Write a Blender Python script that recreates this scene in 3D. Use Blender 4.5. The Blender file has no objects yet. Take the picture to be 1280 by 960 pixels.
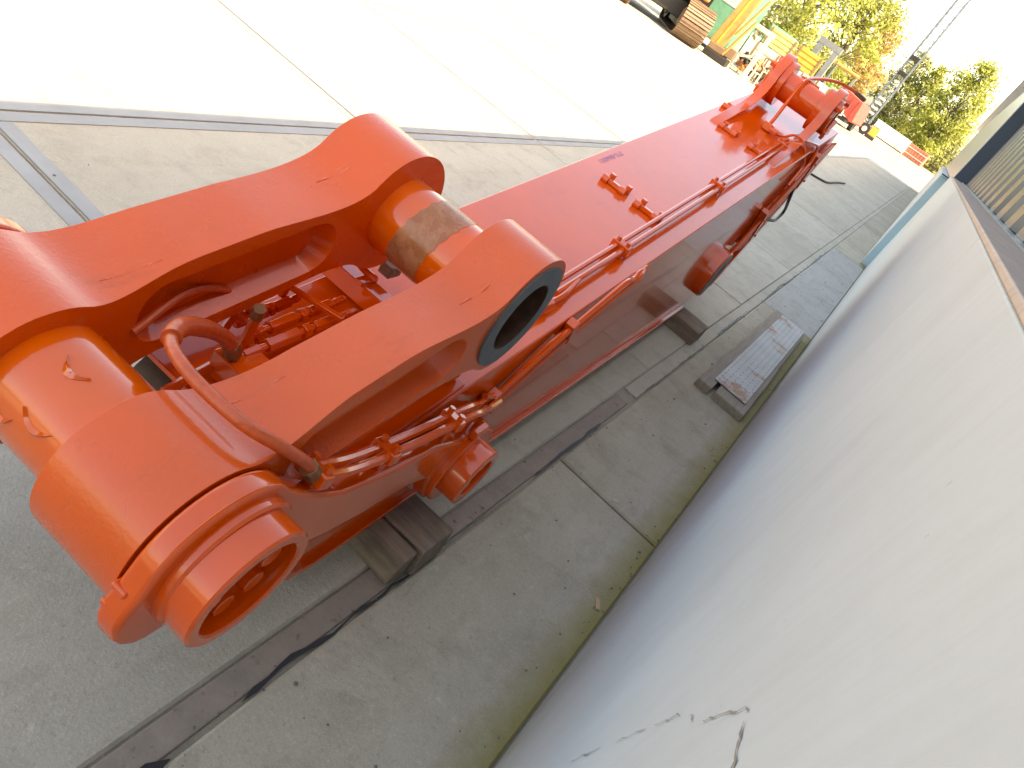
import bpy, bmesh, math, random
from mathutils import Vector, Matrix
random.seed(7)
R_ = math.radians
sc = bpy.context.scene
C = sc.collection

# ------------------------------------------------------------------ camera
cam = bpy.data.cameras.new('camera'); cam.sensor_width = 36; cam.lens = 919/1280*36
cam.clip_start = .02; cam.clip_end = 2000
co = bpy.data.objects.new('camera', cam); C.objects.link(co); sc.camera = co
co.matrix_world = Matrix(((.72015, -.6562, .22537, 0), (.49032, .25152, -.83446, 0), (.49089, .71143, .50288, 1.42), (0, 0, 0, 1)))

# ------------------------------------------------------------------ light
SUN_EL, LX, LY = 49.5, -.96, .28            # light travels along (LX, LY) over the ground
w = bpy.data.worlds.new('World'); sc.world = w; w.use_nodes = True
nt = w.node_tree; bg = nt.nodes['Background']
sky = nt.nodes.new('ShaderNodeTexSky'); sky.sky_type = 'NISHITA'; sky.sun_disc = False
sky.sun_elevation = R_(SUN_EL); sky.sun_rotation = math.atan2(-LX, -LY)
sky.air_density = 1.0; sky.dust_density = 2.5; sky.ozone_density = 1.0
nt.links.new(sky.outputs[0], bg.inputs[0]); bg.inputs[1].default_value = .15
sl = bpy.data.lights.new('sun', 'SUN'); sl.energy = 2.3; sl.angle = R_(.5); sl.color = (1, .87, .68)
so = bpy.data.objects.new('sun', sl); C.objects.link(so)
ce = math.cos(R_(SUN_EL)); so.rotation_euler = Vector((LX*ce, LY*ce, -math.sin(R_(SUN_EL)))).to_track_quat('-Z', 'Y').to_euler()
so.location = (20, -6, 30)
vs = sc.view_settings; vs.view_transform = 'Standard'; vs.look = 'None'; vs.gamma = 1; vs.use_curve_mapping = False
vs.exposure = 2.45
try:
    vs.use_white_balance = True; vs.white_balance_temperature = 9500; vs.white_balance_tint = 10
except Exception: pass

# ------------------------------------------------------------------ helpers
def obj(name, me, mat=None, parent=None, loc=None):
    o = bpy.data.objects.new(name, me); C.objects.link(o)
    if mat is not None and me is not None and not me.materials: me.materials.append(mat)
    if parent: o.parent = parent
    if loc: o.location = loc
    return o
def empty(name, loc=(0, 0, 0), rz=0, label=None, cat=None, group=None):
    o = bpy.data.objects.new(name, None); C.objects.link(o); o.location = loc; o.rotation_euler = (0, 0, rz)
    o.empty_display_size = .1
    return tag(o, label, cat, group)
def tag(o, label=None, cat=None, group=None, kind=None):
    if label: o['label'] = label
    if cat: o['category'] = cat
    if group: o['group'] = group
    if kind: o['kind'] = kind
    return o
def smooth(path, n=6):
    P = [Vector(p) for p in path]
    if len(P) < 3: return P
    Q = [2*P[0]-P[1]] + P + [2*P[-1]-P[-2]]; out = []
    for i in range(1, len(Q)-2):
        a, b, c, d = Q[i-1], Q[i], Q[i+1], Q[i+2]
        for k in range(n):
            t = k/n
            out.append(.5*((2*b)+(c-a)*t+(2*a-5*b+4*c-d)*t*t+(3*b-a-3*c+d)*t**3))
    out.append(P[-1]); return out
def rounded(path, rad=.03, n=4):
    P = [Vector(p) for p in path]; out = [P[0]]
    for i in range(1, len(P)-1):
        a, b, c = P[i-1], P[i], P[i+1]
        u = (a-b); v = (c-b); r = min(rad, u.length*.45, v.length*.45); u = b+u.normalized()*r; v = b+v.normalized()*r
        for k in range(n+1):
            t = k/n; out.append(u*(1-t)**2+b*2*t*(1-t)+v*t*t)
    out.append(P[-1]); return out
class MB:
    def __init__(s): s.v = []; s.f = []
    def add(s, v, f):
        o = len(s.v); s.v += [tuple(p) for p in v]; s.f += [tuple(i+o for i in q) for q in f]; return s
    def box(s, c, d, m=None):
        x, y, z = (k/2 for k in d); vs = [Vector((a*x, b*y, e*z)) for a in (-1, 1) for b in (-1, 1) for e in (-1, 1)]
        if m is not None: vs = [m @ p for p in vs]
        return s.add([p+Vector(c) for p in vs], [(0, 1, 3, 2), (4, 6, 7, 5), (0, 4, 5, 1), (2, 3, 7, 6), (0, 2, 6, 4), (1, 5, 7, 3)])
    def bar(s, a, b, wd, ht, up=(0, 0, 1)):
        a, b = Vector(a), Vector(b); d = (b-a); z = d.normalized(); x = Vector(up).cross(z)
        if x.length < 1e-4: x = Vector((1, 0, 0)).cross(z)
        x.normalize(); y = z.cross(x); M = Matrix((x, y, z)).transposed()
        return s.box((a+b)/2, (wd, ht, d.length), M)
    def prism(s, poly, a, b, axis='x'):
        n = len(poly)
        g = (lambda t, p: (t, p[0], p[1])) if axis == 'x' else (lambda t, p: (p[0], t, p[1])) if axis == 'y' else (lambda t, p: (p[0], p[1], t))
        fa = a if callable(a) else (lambda p: a); fb = b if callable(b) else (lambda p: b)
        return s.add([g(fa(p), p) for p in poly]+[g(fb(p), p) for p in poly],
            [tuple(range(n-1, -1, -1)), tuple(range(n, 2*n))]+[(i, (i+1) % n, (i+1) % n+n, i+n) for i in range(n)])
    def lathe(s, prof, cy, cz, n=40, a0=0, a1=2*math.pi):      # closed profile [(x, r)] round an axis along x
        m = len(prof); full = abs(a1-a0-2*math.pi) < 1e-6; k = n if full else n+1
        vs = [(x, cy+r*math.cos(a0+(a1-a0)*i/n), cz+r*math.sin(a0+(a1-a0)*i/n)) for i in range(k) for x, r in prof]
        fs = []
        for i in range(n):
            j = (i+1) % k
            for q in range(m):
                p = (q+1) % m; fs.append((i*m+q, i*m+p, j*m+p, j*m+q))
        if not full: fs += [tuple(range(m)), tuple(range((k-1)*m, k*m))[::-1]]
        return s.add(vs, fs)
    def cyl(s, a, b, r, r2=None, n=20):
        a, b = Vector(a), Vector(b); r2 = r if r2 is None else r2; z = (b-a).normalized()
        x = z.orthogonal().normalized(); y = z.cross(x)
        vs = [a+(x*math.cos(t)+y*math.sin(t))*r for t in (2*math.pi*i/n for i in range(n))]+[b+(x*math.cos(t)+y*math.sin(t))*r2 for t in (2*math.pi*i/n for i in range(n))]
        return s.add(vs, [tuple(range(n-1, -1, -1)), tuple(range(n, 2*n))]+[(i, (i+1) % n, (i+1) % n+n, i+n) for i in range(n)])
    def tube(s, path, r, n=8):
        P = [Vector(p) for p in path]; m = len(P); rr = r if callable(r) else (lambda t: r)
        T = [(P[min(i+1, m-1)]-P[max(i-1, 0)]).normalized() for i in range(m)]
        x = T[0].orthogonal().normalized(); vs = []
        for i in range(m):
            x = (x-T[i]*x.dot(T[i])).normalized(); y = T[i].cross(x); q = rr(i/(m-1))
            vs += [P[i]+(x*math.cos(a)+y*math.sin(a))*q for a in (2*math.pi*k/n for k in range(n))]
        fs = [(i*n+k, i*n+(k+1) % n, (i+1)*n+(k+1) % n, (i+1)*n+k) for i in range(m-1) for k in range(n)]
        return s.add(vs, fs+[tuple(range(n-1, -1, -1)), tuple(range((m-1)*n, m*n))])
    def mesh(s, name, ang=35):
        me = bpy.data.meshes.new(name); me.from_pydata(s.v, [], s.f); me.update()
        bm = bmesh.new(); bm.from_mesh(me); bmesh.ops.recalc_face_normals(bm, faces=bm.faces); bm.to_mesh(me); bm.free()
        if ang: me.shade_smooth(); me.set_sharp_from_angle(angle=R_(ang))
        return me
    def build(s, name, mat, parent=None, bevel=0, seg=2, loc=None, ang=35):
        o = obj(name, s.mesh(name, ang), mat, parent, loc)
        if bevel:
            b = o.modifiers.new('bevel', 'BEVEL'); b.width = bevel; b.segments = seg; b.limit_method = 'ANGLE'; b.angle_limit = R_(32); b.harden_normals = True
        return o
def arc(cx, cy, r, a0, a1, n=16): return [(cx+r*math.cos(R_(a0+(a1-a0)*i/n)), cy+r*math.sin(R_(a0+(a1-a0)*i/n))) for i in range(n+1)]

# ------------------------------------------------------------------ materials
class NT:
    def __init__(s, name):
        s.m = bpy.data.materials.new(name); s.m.use_nodes = True; s.t = s.m.node_tree; s.b = s.t.nodes['Principled BSDF']
        g = s.t.nodes.new('ShaderNodeNewGeometry'); s.pos = g.outputs['Position']
    def n(s, ty, **k):
        q = s.t.nodes.new(ty)
        for a, b in k.items(): setattr(q, a, b)
        return q
    def l(s, a, b): s.t.links.new(a, b)
    def scaled(s, v):
        q = s.n('ShaderNodeVectorMath', operation='MULTIPLY'); s.l(s.pos, q.inputs[0]); q.inputs[1].default_value = v; return q.outputs[0]
    def noise(s, scale, detail=4, rough=.55, vec=None, dist=0):
        q = s.n('ShaderNodeTexNoise'); q.inputs['Scale'].default_value = scale; q.inputs['Detail'].default_value = detail
        q.inputs['Roughness'].default_value = rough; q.inputs['Distortion'].default_value = dist
        s.l(vec or s.pos, q.inputs['Vector']); return q.outputs['Fac']
    def ramp(s, fac, a, b):
        q = s.n('ShaderNodeMapRange'); q.inputs[1].default_value = a; q.inputs[2].default_value = b; q.clamp = True; s.l(fac, q.inputs[0]); return q.outputs[0]
    def mul(s, a, b):
        q = s.n('ShaderNodeMath', operation='MULTIPLY'); s.l(a, q.inputs[0])
        if hasattr(b, 'links'): s.l(b, q.inputs[1])
        else: q.inputs[1].default_value = b
        return q.outputs[0]
    def mix(s, fac, a, b):
        q = s.n('ShaderNodeMix', data_type='RGBA')
        if hasattr(fac, 'links'): s.l(fac, q.inputs[0])
        else: q.inputs[0].default_value = fac
        for v, i in ((a, 6), (b, 7)):
            if hasattr(v, 'links'): s.l(v, q.inputs[i])
            else: q.inputs[i].default_value = (*v, 1)
        return q.outputs[2]
    def bump(s, h, strength=.3, dist=.01, normal=None):
        q = s.n('ShaderNodeBump'); q.inputs['Strength'].default_value = strength; q.inputs['Distance'].default_value = dist
        s.l(h, q.inputs['Height'])
        if normal: s.l(normal, q.inputs['Normal'])
        return q.outputs[0]
    def done(s, col=None, rough=None, normal=None, **k):
        if col is not None:
            if hasattr(col, 'links'): s.l(col, s.b.inputs['Base Color'])
            else: s.b.inputs['Base Color'].default_value = (*col, 1)
        if rough is not None:
            if hasattr(rough, 'links'): s.l(rough, s.b.inputs['Roughness'])
            else: s.b.inputs['Roughness'].default_value = rough
        if normal is not None: s.l(normal, s.b.inputs['Normal'])
        for a, b in k.items(): s.b.inputs[a.replace('_', ' ')].default_value = b
        return s.m
def paint(name, base, rough, peel, wear=0.0, dirt=(.22, .06, .02), coat=.45):
    t = NT(name)
    c = t.mix(t.ramp(t.noise(3.5, 3), .3, .7), base, tuple(v*.86 for v in base))
    c = t.mix(t.mul(t.ramp(t.noise(45, 6, .7), .66, .74), wear), c, dirt)
    c = t.mix(t.mul(t.ramp(t.noise(1, 6, .7, t.scaled((16, 5, 2.5))), .60, .72), .35*(wear > 0)), c, tuple(v*.55 for v in base))
    c = t.mix(t.mul(t.ramp(t.noise(19, 8, .8), .58, .72), .16), c, (.42, .27, .19))
    rg = t.n('ShaderNodeMapRange'); rg.inputs[3].default_value = rough*.75; rg.inputs[4].default_value = rough*1.5; t.l(t.noise(6, 4), rg.inputs[0])
    nb = t.bump(t.noise(140, 2), peel, .002)
    nb = t.bump(t.noise(9, 2), peel*.35, .012, nb)
    return t.done(c, rg.outputs[0], nb, Coat_Weight=coat, Coat_Roughness=.04, Coat_IOR=1.5, Specular_IOR_Level=.4)
ORANGE = (.73, .082, .005)
M = {}
M['paint'] = paint('orange_gloss_paint', ORANGE, .11, .05, .15)
M['cast'] = paint('orange_cast_paint', (.75, .092, .006), .25, .32, .3, coat=.4)
M['pinpaint'] = paint('orange_pin_paint', (.76, .105, .005), .14, .10, .2, coat=.7)
def plain(name, base, rough=.6, var=.75, scale=12, bump=.2, metallic=0, fine=60):
    t = NT(name); c = t.mix(t.ramp(t.noise(scale, 5, .6), .3, .7), base, tuple(v*var for v in base))
    return t.done(c, rough, t.bump(t.noise(fine, 4), bump, .004), Metallic=metallic)
M['steel'] = plain('machined_grey_steel', (.11, .125, .13), .5, .7, 30)
M['bore'] = plain('rusty_bore', (.07, .028, .012), .55, .5, 40)
M['rubber'] = plain('black_rubber', (.02, .02, .022), .45, .7)
M['hose'] = plain('painted_hose', (.60, .085, .018), .35, .75, 60, .4)
M['brass'] = plain('dull_brass', (.30, .13, .05), .45, .6, 60, .2, .3)
M['blue_mark'] = plain('blue_marker', (.22, .17, .48), .5)
def concrete(name, a, b, moss=False):
    t = NT(name)
    oi = t.n('ShaderNodeObjectInfo')
    c = t.mix(t.ramp(t.noise(1.1, 5, .65), .32, .68), a, b)
    c = t.mix(t.mul(t.ramp(t.noise(5.5, 6, .7, None, .6), .5, .72), .55), c, tuple(v*.62 for v in b))
    c = t.mix(t.mul(t.ramp(t.noise(1, 5, .65, t.scaled((9, 1.1, 1))), .52, .75), .4), c, (b[0]*.8, b[1]*.72, b[2]*.62))
    c = t.mix(t.mul(t.ramp(t.noise(240, 8, .85), .53, .66), .6), c, tuple(min(v*1.65, .75) for v in a))
    c = t.mix(t.mul(t.ramp(t.noise(90, 8, .85), .54, .66), .55), c, tuple(v*.45 for v in b))
    c = t.mix(t.mul(t.ramp(t.noise(14, 7, .75), .60, .72), .45), c, tuple(min(v*1.5, .7) for v in a))
    c = t.mix(t.mul(t.ramp(t.noise(2.3, 6, .75, None, 1.2), .60, .70), .35), c, (b[0]*.5, b[1]*.46, b[2]*.4))
    c = t.mix(t.mul(oi.outputs['Random'], .25), c, tuple(v*.7 for v in b))
    if moss:
        sx = t.n('ShaderNodeSeparateXYZ'); t.l(t.pos, sx.inputs[0])
        e = t.n('ShaderNodeMath', operation='ADD'); t.l(sx.outputs[0], e.inputs[0]); t.l(t.mul(t.noise(7, 6, .7), .11), e.inputs[1])
        c = t.mix(t.mul(t.ramp(e.outputs[0], .10, .20), .8), c, (.20, .165, .035))
    nb = t.bump(t.noise(130, 5, .7), .45, .006); nb = t.bump(t.noise(16, 5, .65), .25, .01, nb)
    return t.done(c, .85, nb, Specular_IOR_Level=.3)
M['slab'] = concrete('slab_concrete', (.46, .425, .355), (.38, .345, .28))
M['kerb'] = concrete('kerb_concrete', (.44, .40, .32), (.33, .295, .225), True)
M['patch'] = concrete('smooth_patch_concrete', (.38, .37, .345), (.34, .33, .305))
M['ground'] = concrete('yard_ground', (.36, .33, .27), (.26, .23, .18))
M['edge'] = plain('galvanised_edge', (.29, .295, .295), .7, .8, 5, .15)
t = NT('rusty_rail')
c = t.mix(t.ramp(t.noise(9, 6, .7), .35, .65), (.28, .225, .18), (.21, .175, .145)); c = t.mix(t.ramp(t.noise(40, 5), .6, .75), c, (.16, .07, .03))
M['rail'] = t.done(c, .7, t.bump(t.noise(60, 4), .4, .004))
M['tar'] = plain('black_tar', (.012, .012, .014), .5)
# smooth off-white panels with faint vertical streaks, a band tinted pale blue low down and small pits
t = NT('whitewashed_panel')
sx = t.n('ShaderNodeSeparateXYZ'); t.l(t.pos, sx.inputs[0])
c = t.mix(t.ramp(t.noise(2.2, 6, .65), .3, .7), (.455, .47, .48), (.415, .43, .44))
c = t.mix(t.mul(t.ramp(t.noise(1, 6, .7, t.scaled((1, 26, 2.2))), .45, .72), .35), c, (.37, .37, .365))
zz = t.n('ShaderNodeMath', operation='ADD'); t.l(sx.outputs[2], zz.inputs[0]); t.l(t.mul(t.noise(1, 5, .65, t.scaled((1, 7, 1.5))), .5), zz.inputs[1])
hump = t.n('ShaderNodeMapRange'); hump.inputs[1].default_value = .30; hump.inputs[2].default_value = .62; t.l(zz.outputs[0], hump.inputs[0])
hump2 = t.n('ShaderNodeMapRange'); hump2.inputs[1].default_value = 1.15; hump2.inputs[2].default_value = .8; t.l(zz.outputs[0], hump2.inputs[0])
c = t.mix(t.mul(t.mul(hump.outputs[0], hump2.outputs[0]), .28), c, (.50, .60, .64))
c = t.mix(t.mul(t.ramp(t.noise(38, 3, .5), .74, .78), .6), c, (.25, .2, .16))
sp = t.n('ShaderNodeMapRange'); sp.inputs[1].default_value = .26; sp.inputs[2].default_value = .02; t.l(sx.outputs[2], sp.inputs[0])
c = t.mix(t.mul(t.mul(sp.outputs[0], t.ramp(t.noise(11, 6, .75), .38, .62)), .7), c, (.27, .245, .20))
c = t.mix(t.mul(t.ramp(t.noise(1, 7, .75, t.scaled((1, 3.2, 1.6))), .53, .66), .22), c, (.33, .33, .32))
M['wall'] = t.done(c, .55, t.bump(t.noise(30, 6, .7), .12, .006))
M['crack'] = plain('wall_crack', (.27, .23, .19), .9, .6, 30)
t = NT('sill_concrete')
c = t.mix(t.ramp(t.noise(6, 6, .7), .35, .65), (.50, .36, .28), (.40, .30, .25)); c = t.mix(t.mul(t.ramp(t.noise(60, 4), .6, .7), .5), c, (.25, .2, .17))
M['sill'] = t.done(c, .7, t.bump(t.noise(80, 4), .3, .004))
M['sheet'] = plain('blue_grey_cladding', (.11, .12, .13), .3, .9, 3, 0, .5, 8)
M['flash'] = plain('pale_grey_flashing', (.30, .345, .38), .3, .88, 3, .05, .5, 8)
M['navy'] = plain('navy_steel', (.030, .050, .085), .45, .85, 4, .05)
M['ltblue'] = plain('pale_blue_paint', (.30, .45, .50), .5, .9, 4, .08)
M['dark'] = plain('dark_gap', (.02, .02, .02), .9)
t = NT('weathered_timber')
c = t.mix(t.ramp(t.noise(1, 6, .7, t.scaled((5, 70, 40))), .3, .7), (.27, .20, .145), (.13, .095, .07)); c = t.mix(t.mul(t.ramp(t.noise(9, 5), .5, .7), .6), c, (.09, .07, .055))
M['timber'] = t.done(c, .8, t.bump(t.noise(1, 6, .7, t.scaled((6, 90, 60))), .7, .008))
t = NT('weathered_plank')
c = t.mix(t.ramp(t.noise(1, 6, .7, t.scaled((70, 4, 40))), .3, .7), (.32, .275, .22), (.2, .17, .135))
M['chip'] = plain('fresh_wood', (.45, .30, .17), .8)
M['plank'] = t.done(c, .85, t.bump(t.noise(1, 6, .7, t.scaled((90, 5, 60))), .6, .006))
t = NT('worn_plate')
c = t.mix(t.ramp(t.noise(5, 5, .65), .3, .7), (.44, .445, .44), (.34, .345, .34)); c = t.mix(t.ramp(t.noise(4.2, 5, .65, None, .2), .54, .62), c, (.34, .19, .12))
M['plate'] = t.done(c, .6, t.bump(t.noise(40, 4), .2, .004))
t = NT('parcel_tape')
c = t.mix(t.ramp(t.noise(22, 5, .7), .4, .6), (.50, .26, .13), (.33, .15, .06))
M['tape'] = t.done(c, .25, t.bump(t.noise(40, 4), .4, .004), Alpha=.62)
for k_, v_ in dict(trackbrown=(.22, .145, .09), darkiron=(.02, .018, .017), green=(.10, .30, .20), yellow=(.60, .36, .06), orange2=(.60, .26, .08), rust=(.25, .11, .05),
        grey=(.20, .21, .22), red=(.55, .07, .05), white=(.75, .74, .70), pinkred=(.50, .16, .11), glass=(.35, .45, .5), bright=(.62, .60, .5), ylight=(.62, .52, .2), mastblue=(.10, .14, .18),
        lgreen=(.12, .42, .10), bark=(.10, .075, .055)).items(): M[k_] = plain('yard_'+k_, v_, .55, .7, 4, .15)
def leafmat(name, a, b):
    t = NT(name); c = t.mix(t.ramp(t.noise(.9, 3), .35, .65), a, b); c = t.mix(t.ramp(t.noise(7, 2), .5, .7), c, tuple(v*.6 for v in b))
    t.done(c, .6)
    tr = t.n('ShaderNodeBsdfTranslucent'); t.l(c, tr.inputs[0]); ms = t.n('ShaderNodeMixShader'); ms.inputs[0].default_value = .35
    t.l(t.b.outputs[0], ms.inputs[1]); t.l(tr.outputs[0], ms.inputs[2]); t.l(ms.outputs[0], t.t.nodes['Material Output'].inputs[0]); return t.m
M['leaf_green'] = leafmat('leaf_yellow_green', (.33, .36, .065), (.22, .26, .05))
M['leaf_gold'] = leafmat('leaf_gold', (.42, .27, .07), (.32, .22, .06))
M['leaf_mid'] = leafmat('leaf_mid_green', (.28, .30, .10), (.2, .22, .08))

# ------------------------------------------------------------------ ground
gm = MB().add([(-400, -60, -.012), (300, -60, -.012), (300, 900, -.012), (-400, 900, -.012)], [(0, 1, 2, 3)])
ground = tag(gm.build('ground', M['ground'], ang=0), kind='structure')
def slab_mesh(name, sx, sy, h=.16, ch=.007):
    b = bmesh.new(); bmesh.ops.create_cube(b, size=1)
    for v in b.verts: v.co = Vector((v.co.x*sx, v.co.y*sy, v.co.z*h-h/2))
    bmesh.ops.bevel(b, geom=[e for e in b.edges if all(v.co.z > -.01 for v in e.verts)], offset=ch, segments=1, affect='EDGES')
    me = bpy.data.meshes.new(name); b.to_mesh(me); b.free(); return me
PX, PY, X0, Y0 = 2.01, 1.96, -.365, 1.37
sm = slab_mesh('concrete_slab', PX-.014, PY-.014); sm.materials.append(M['slab'])
def strip(nm, *bx):
    m = MB()
    for c, d in bx: m.box(c, d)
    me = m.mesh('steel_edging', 0); me.materials.append(M['edge']); return me
eL = ((-PX/2+.037, 0, .001), (.055, PY-.03, .006)); eR = ((PX/2-.037, 0, .001), (.055, PY-.03, .006))
eF = ((0, PY/2-.037, .001), (PX-.14, .055, .006)); eN = ((0, -PY/2+.037, .001), (PX-.14, .055, .006))
E_ = dict(LF=strip('', eL, eF), LN=strip('', eL, eN), L=strip('', eL), A=strip('', eL, eR, eF, eN))
for i in range(7):
    for j in range(-2, 20):
        o = obj('concrete_slab', sm, None, ground, (X0-PX*(i+.5), Y0+PY*(j+.5), random.uniform(-.003, .002)))
        k = ('LF' if j == -1 else 'LN' if j == 0 else 'L') if i == 0 else 'A' if i <= 2 and j <= 5 else None
        if k: obj('steel_edging', E_[k], None, o)
KJ = [-2.6, -1.3, 2.2, 5.72, 10.0, 14, 18, 22, 26, 30, 34, 38]
for a, b in zip(KJ, KJ[1:]):
    k = slab_mesh('kerb_slab', .445, b-a-.016); k.materials.append(M['patch'] if a == 5.72 else M['kerb'])
    obj('kerb_slab', k, None, ground, (-.067, (a+b)/2, .002))
MB().box((-.3345, .3, -.0525), (.062, 5.2, .1)).build('steel_rail', M['rail'], ground, .004)
MB().box((-.3335, 20.5, -.054), (.068, 35, .1)).build('joint_filling', M['slab'], ground)
def crack_strip(name, y0, y1, x, wd, mat, z, step=.035, parent=None):
    m = MB(); n = int((y1-y0)/step); vs = []; fs = []; wob = 0
    for i in range(n+1):
        y = y0+(y1-y0)*i/n; wob = wob*.85+random.uniform(-1, 1)*wd*.35; h = max(.0008, wd*(.55+.5*math.sin(y*3.1)+random.uniform(-.35, .35)))
        if i in (0, n): h = .0006
        vs += [(x+wob-h/2, y, z), (x+wob+h/2, y, z)]
    fs = [(2*i, 2*i+1, 2*i+3, 2*i+2) for i in range(n)]
    return m.add(vs, fs).build(name, mat, parent, ang=0)
for a, b, wd in ((.3, .62, .022), (.78, 1.32, .016), (1.36, 1.75, .008), (2.0, 2.6, .010), (3.1, 4.1, .009), (4.4, 5.4, .011), (5.6, 7.4, .012), (7.8, 10, .014)):
    crack_strip('tar_joint', a, b, -.298, wd, M['tar'], .004, parent=ground)

# ------------------------------------------------------------------ building along the right
bld = empty('building', (.16, 0, 0), 0, 'long low building with white concrete plinth, sill and ribbed blue grey metal cladding', 'building')
def B(mb, name, mat, bevel=0, parent=bld, **k):      # build in world coordinates under the building
    o = mb.build(name, mat, parent, bevel, **k); o.location = (-.16, 0, 0) if parent is bld else (0, 0, 0); return o
for a, b in ((-6, 1.878), (1.884, 10.2)):
    p = B(MB().box((.26, (a+b)/2, .672-.04), (.2, b-a, 1.344+.08)), 'wall_panel', M['wall'], .006)
def wall_crack(pts, wd):
    vs = []; fs = []
    for i, (y, z) in enumerate(pts):
        a = pts[max(i-1, 0)]; c = pts[min(i+1, len(pts)-1)]; d = Vector((c[0]-a[0], c[1]-a[1])).normalized(); h = wd*random.uniform(.3, 1) if 0 < i < len(pts)-1 else .0004
        vs += [(.1585, y-d.y*h, z+d.x*h), (.1585, y+d.y*h, z-d.x*h)]
    fs = [(2*i, 2*i+1, 2*i+3, 2*i+2) for i in range(len(pts)-1)]
    B(MB().add(vs, fs), 'wall_crack', M['crack'], ang=0)
def jig(pts, n=5, a=.004):
    out = []
    for p, q in zip(pts, pts[1:]):
        for i in range(n): out.append((p[0]+(q[0]-p[0])*i/n+random.uniform(-a, a), p[1]+(q[1]-p[1])*i/n+random.uniform(-a, a)))
    return out+[pts[-1]]
wall_crack(jig([(.478, 1.063), (.470, 1.066)], 3, .001), .0016)
wall_crack(jig([(.458, 1.067), (.433, 1.07), (.395, 1.075)], 5, .002), .0017)
wall_crack(jig([(.478, 1.060), (.50, 1.02), (.512, .996)], 5, .002), .0013)
wall_crack(jig([(.53, .975), (.545, .962)], 3, .003), .001)
wall_crack(jig([(.565, .94), (.59, .885)], 5, .003), .001)
wall_crack(jig([(.60, .865), (.632, .79)], 5, .003), .0008)
wall_crack(jig([(.66, .735), (.70, .64)], 5, .003), .0013)
for a, b in ((-6, 1.86), (1.868, 4.9), (4.906, 9.6)):
    B(MB().prism([(.157, 1.344), (.157, 1.358), (.345, 1.354), (.345, 1.344)], a, b, 'y'), 'sill', M['sill'], .004)
# ribbed cladding, one sheet = three ribs
PIT = .58
def sheet():
    m = MB(); pr = []
    for k in range(3):
        y = k*PIT; pr += [(.0, y), (.0, y+.20), (-.05, y+.255), (-.05, y+.525)]
    pr += [(.0, 3*PIT-.0015)]
    n = len(pr); vs = [(x, y, z) for z in (1.362, 2.96) for x, y in pr]
    return m.add(vs, [(i, i+1, i+1+n, i+n) for i in range(n-1)]).mesh('cladding_sheet', 0)
cs = sheet(); cs.materials.append(M['sheet'])
y = 10.19-3*PIT
while y > -6:
    o = obj('cladding_sheet', cs, None, bld, (.40-.16, y, 0)); y -= 3*PIT
B(MB().box((.322, 2.1, 1.3585), (.05, 16, .006)), 'sill_flashing', M['flash'])
B(MB().box((.52, 2.1, 1.5), (.2, 16, 2.9)), 'inner_wall', M['dark'])
# projecting end block
B(MB().box((.32, 22.85, .62), (.51, 25.3, 1.36)), 'end_block_plinth', M['wall'], .006)
B(MB().box((.44, 22.85, 2.135), (.50, 25.3, 1.65)), 'end_block_cladding', M['flash'], .006)
B(MB().box((.325, 10.194, .66), (.50, .012, 1.27)), 'end_face', M['ltblue'], .002)
B(MB().box((.445, 10.194, 2.135), (.49, .012, 1.64)), 'end_face', M['navy'], .002)
B(MB().box((.245, 10.17, 1.315), (.35, .07, .016)), 'flashing_strip', M['navy'], .003)
B(MB().prism([(.05, 2.96), (.05, 3.05), (6, 3.6), (6, 2.96)], -6.2, 35.6, 'y'), 'roof', M['flash'], .01)
B(MB().box((3.2, 35.4, 1.5), (5.2, .2, 3)), 'end_wall', M['wall'])

# ------------------------------------------------------------------ excavator arm
AX = -.613
arm = empty('excavator_arm', (AX, 0, 0), math.atan(.048), 'freshly painted orange excavator dipper arm with folded linkage lying on timber blocks', 'excavator arm')
def zt(y): return .50+.187*(y-1.41)
def xr(p):                                    # right / left side of the tapering box
    y = p[0]; return .222+(min(max(y, 1.4), 4)-1.4)*.0165
def xl(p): return -.268
tip = arc(1.02, .23, .13, 120, 270, 10)
prof = [(5.30, zt(5.30)), (1.40, zt(1.40)), (1.36, .495), (.95, .415), (.935, .345)] + tip + [(3.95, .10), (4.25, .11), (4.50, .16), (4.72, .30), (5.38, 1.13)]
body = MB().prism(prof, xl, xr).build('stick_body', M['paint'], arm, .007, 3)
MB().prism([(.875, .22), (.90, .15), (.95, .108), (1.03, .086), (4.1, .086), (4.1, .101), (1.04, .101), (.97, .124), (.925, .165), (.905, .22)], -.29, lambda p: xr(p)+.018).build('bottom_flange', M['paint'], body, .003)
# boom pivot boss, both sides, with a bare machined face
for s in (-1, 1):
    b = MB().lathe([(s*.20, .148), (s*.305, .148), (s*.312, .142), (s*.312, .0), (s*.20, .0)], 4.05, .365, 40).build('pivot_boss', M['paint'], arm)
    MB().lathe([(s*.309, .138), (s*.316, .138), (s*.316, .085), (s*.309, .085)], 4.05, .365, 40).build('machined_face', M['steel'], b)
    MB().lathe([(s*.309, .085), (s*.314, .085), (s*.314, .0), (s*.309, .0)], 4.05, .365, 30).build('bore', M['bore'], b)
# rear edge flange strips
for s, x in ((-1, -.268), (1, .265)):
    MB().prism([(4.50, .17), (4.66, .24), (5.33, 1.07), (5.38, 1.14), (5.28, 1.14), (4.60, .33)], x-s*.02, x+s*.03).build('rear_flange', M['paint'], arm, .005)

MB().lathe([(-.225, .16), (.19, .16), (.19, 0), (-.225, 0)], .985, .262, 36).build('dark_tip_fill', M['bore'], arm)  # added dark cylinder, its colour stands in for shade in the tip hollow
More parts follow.
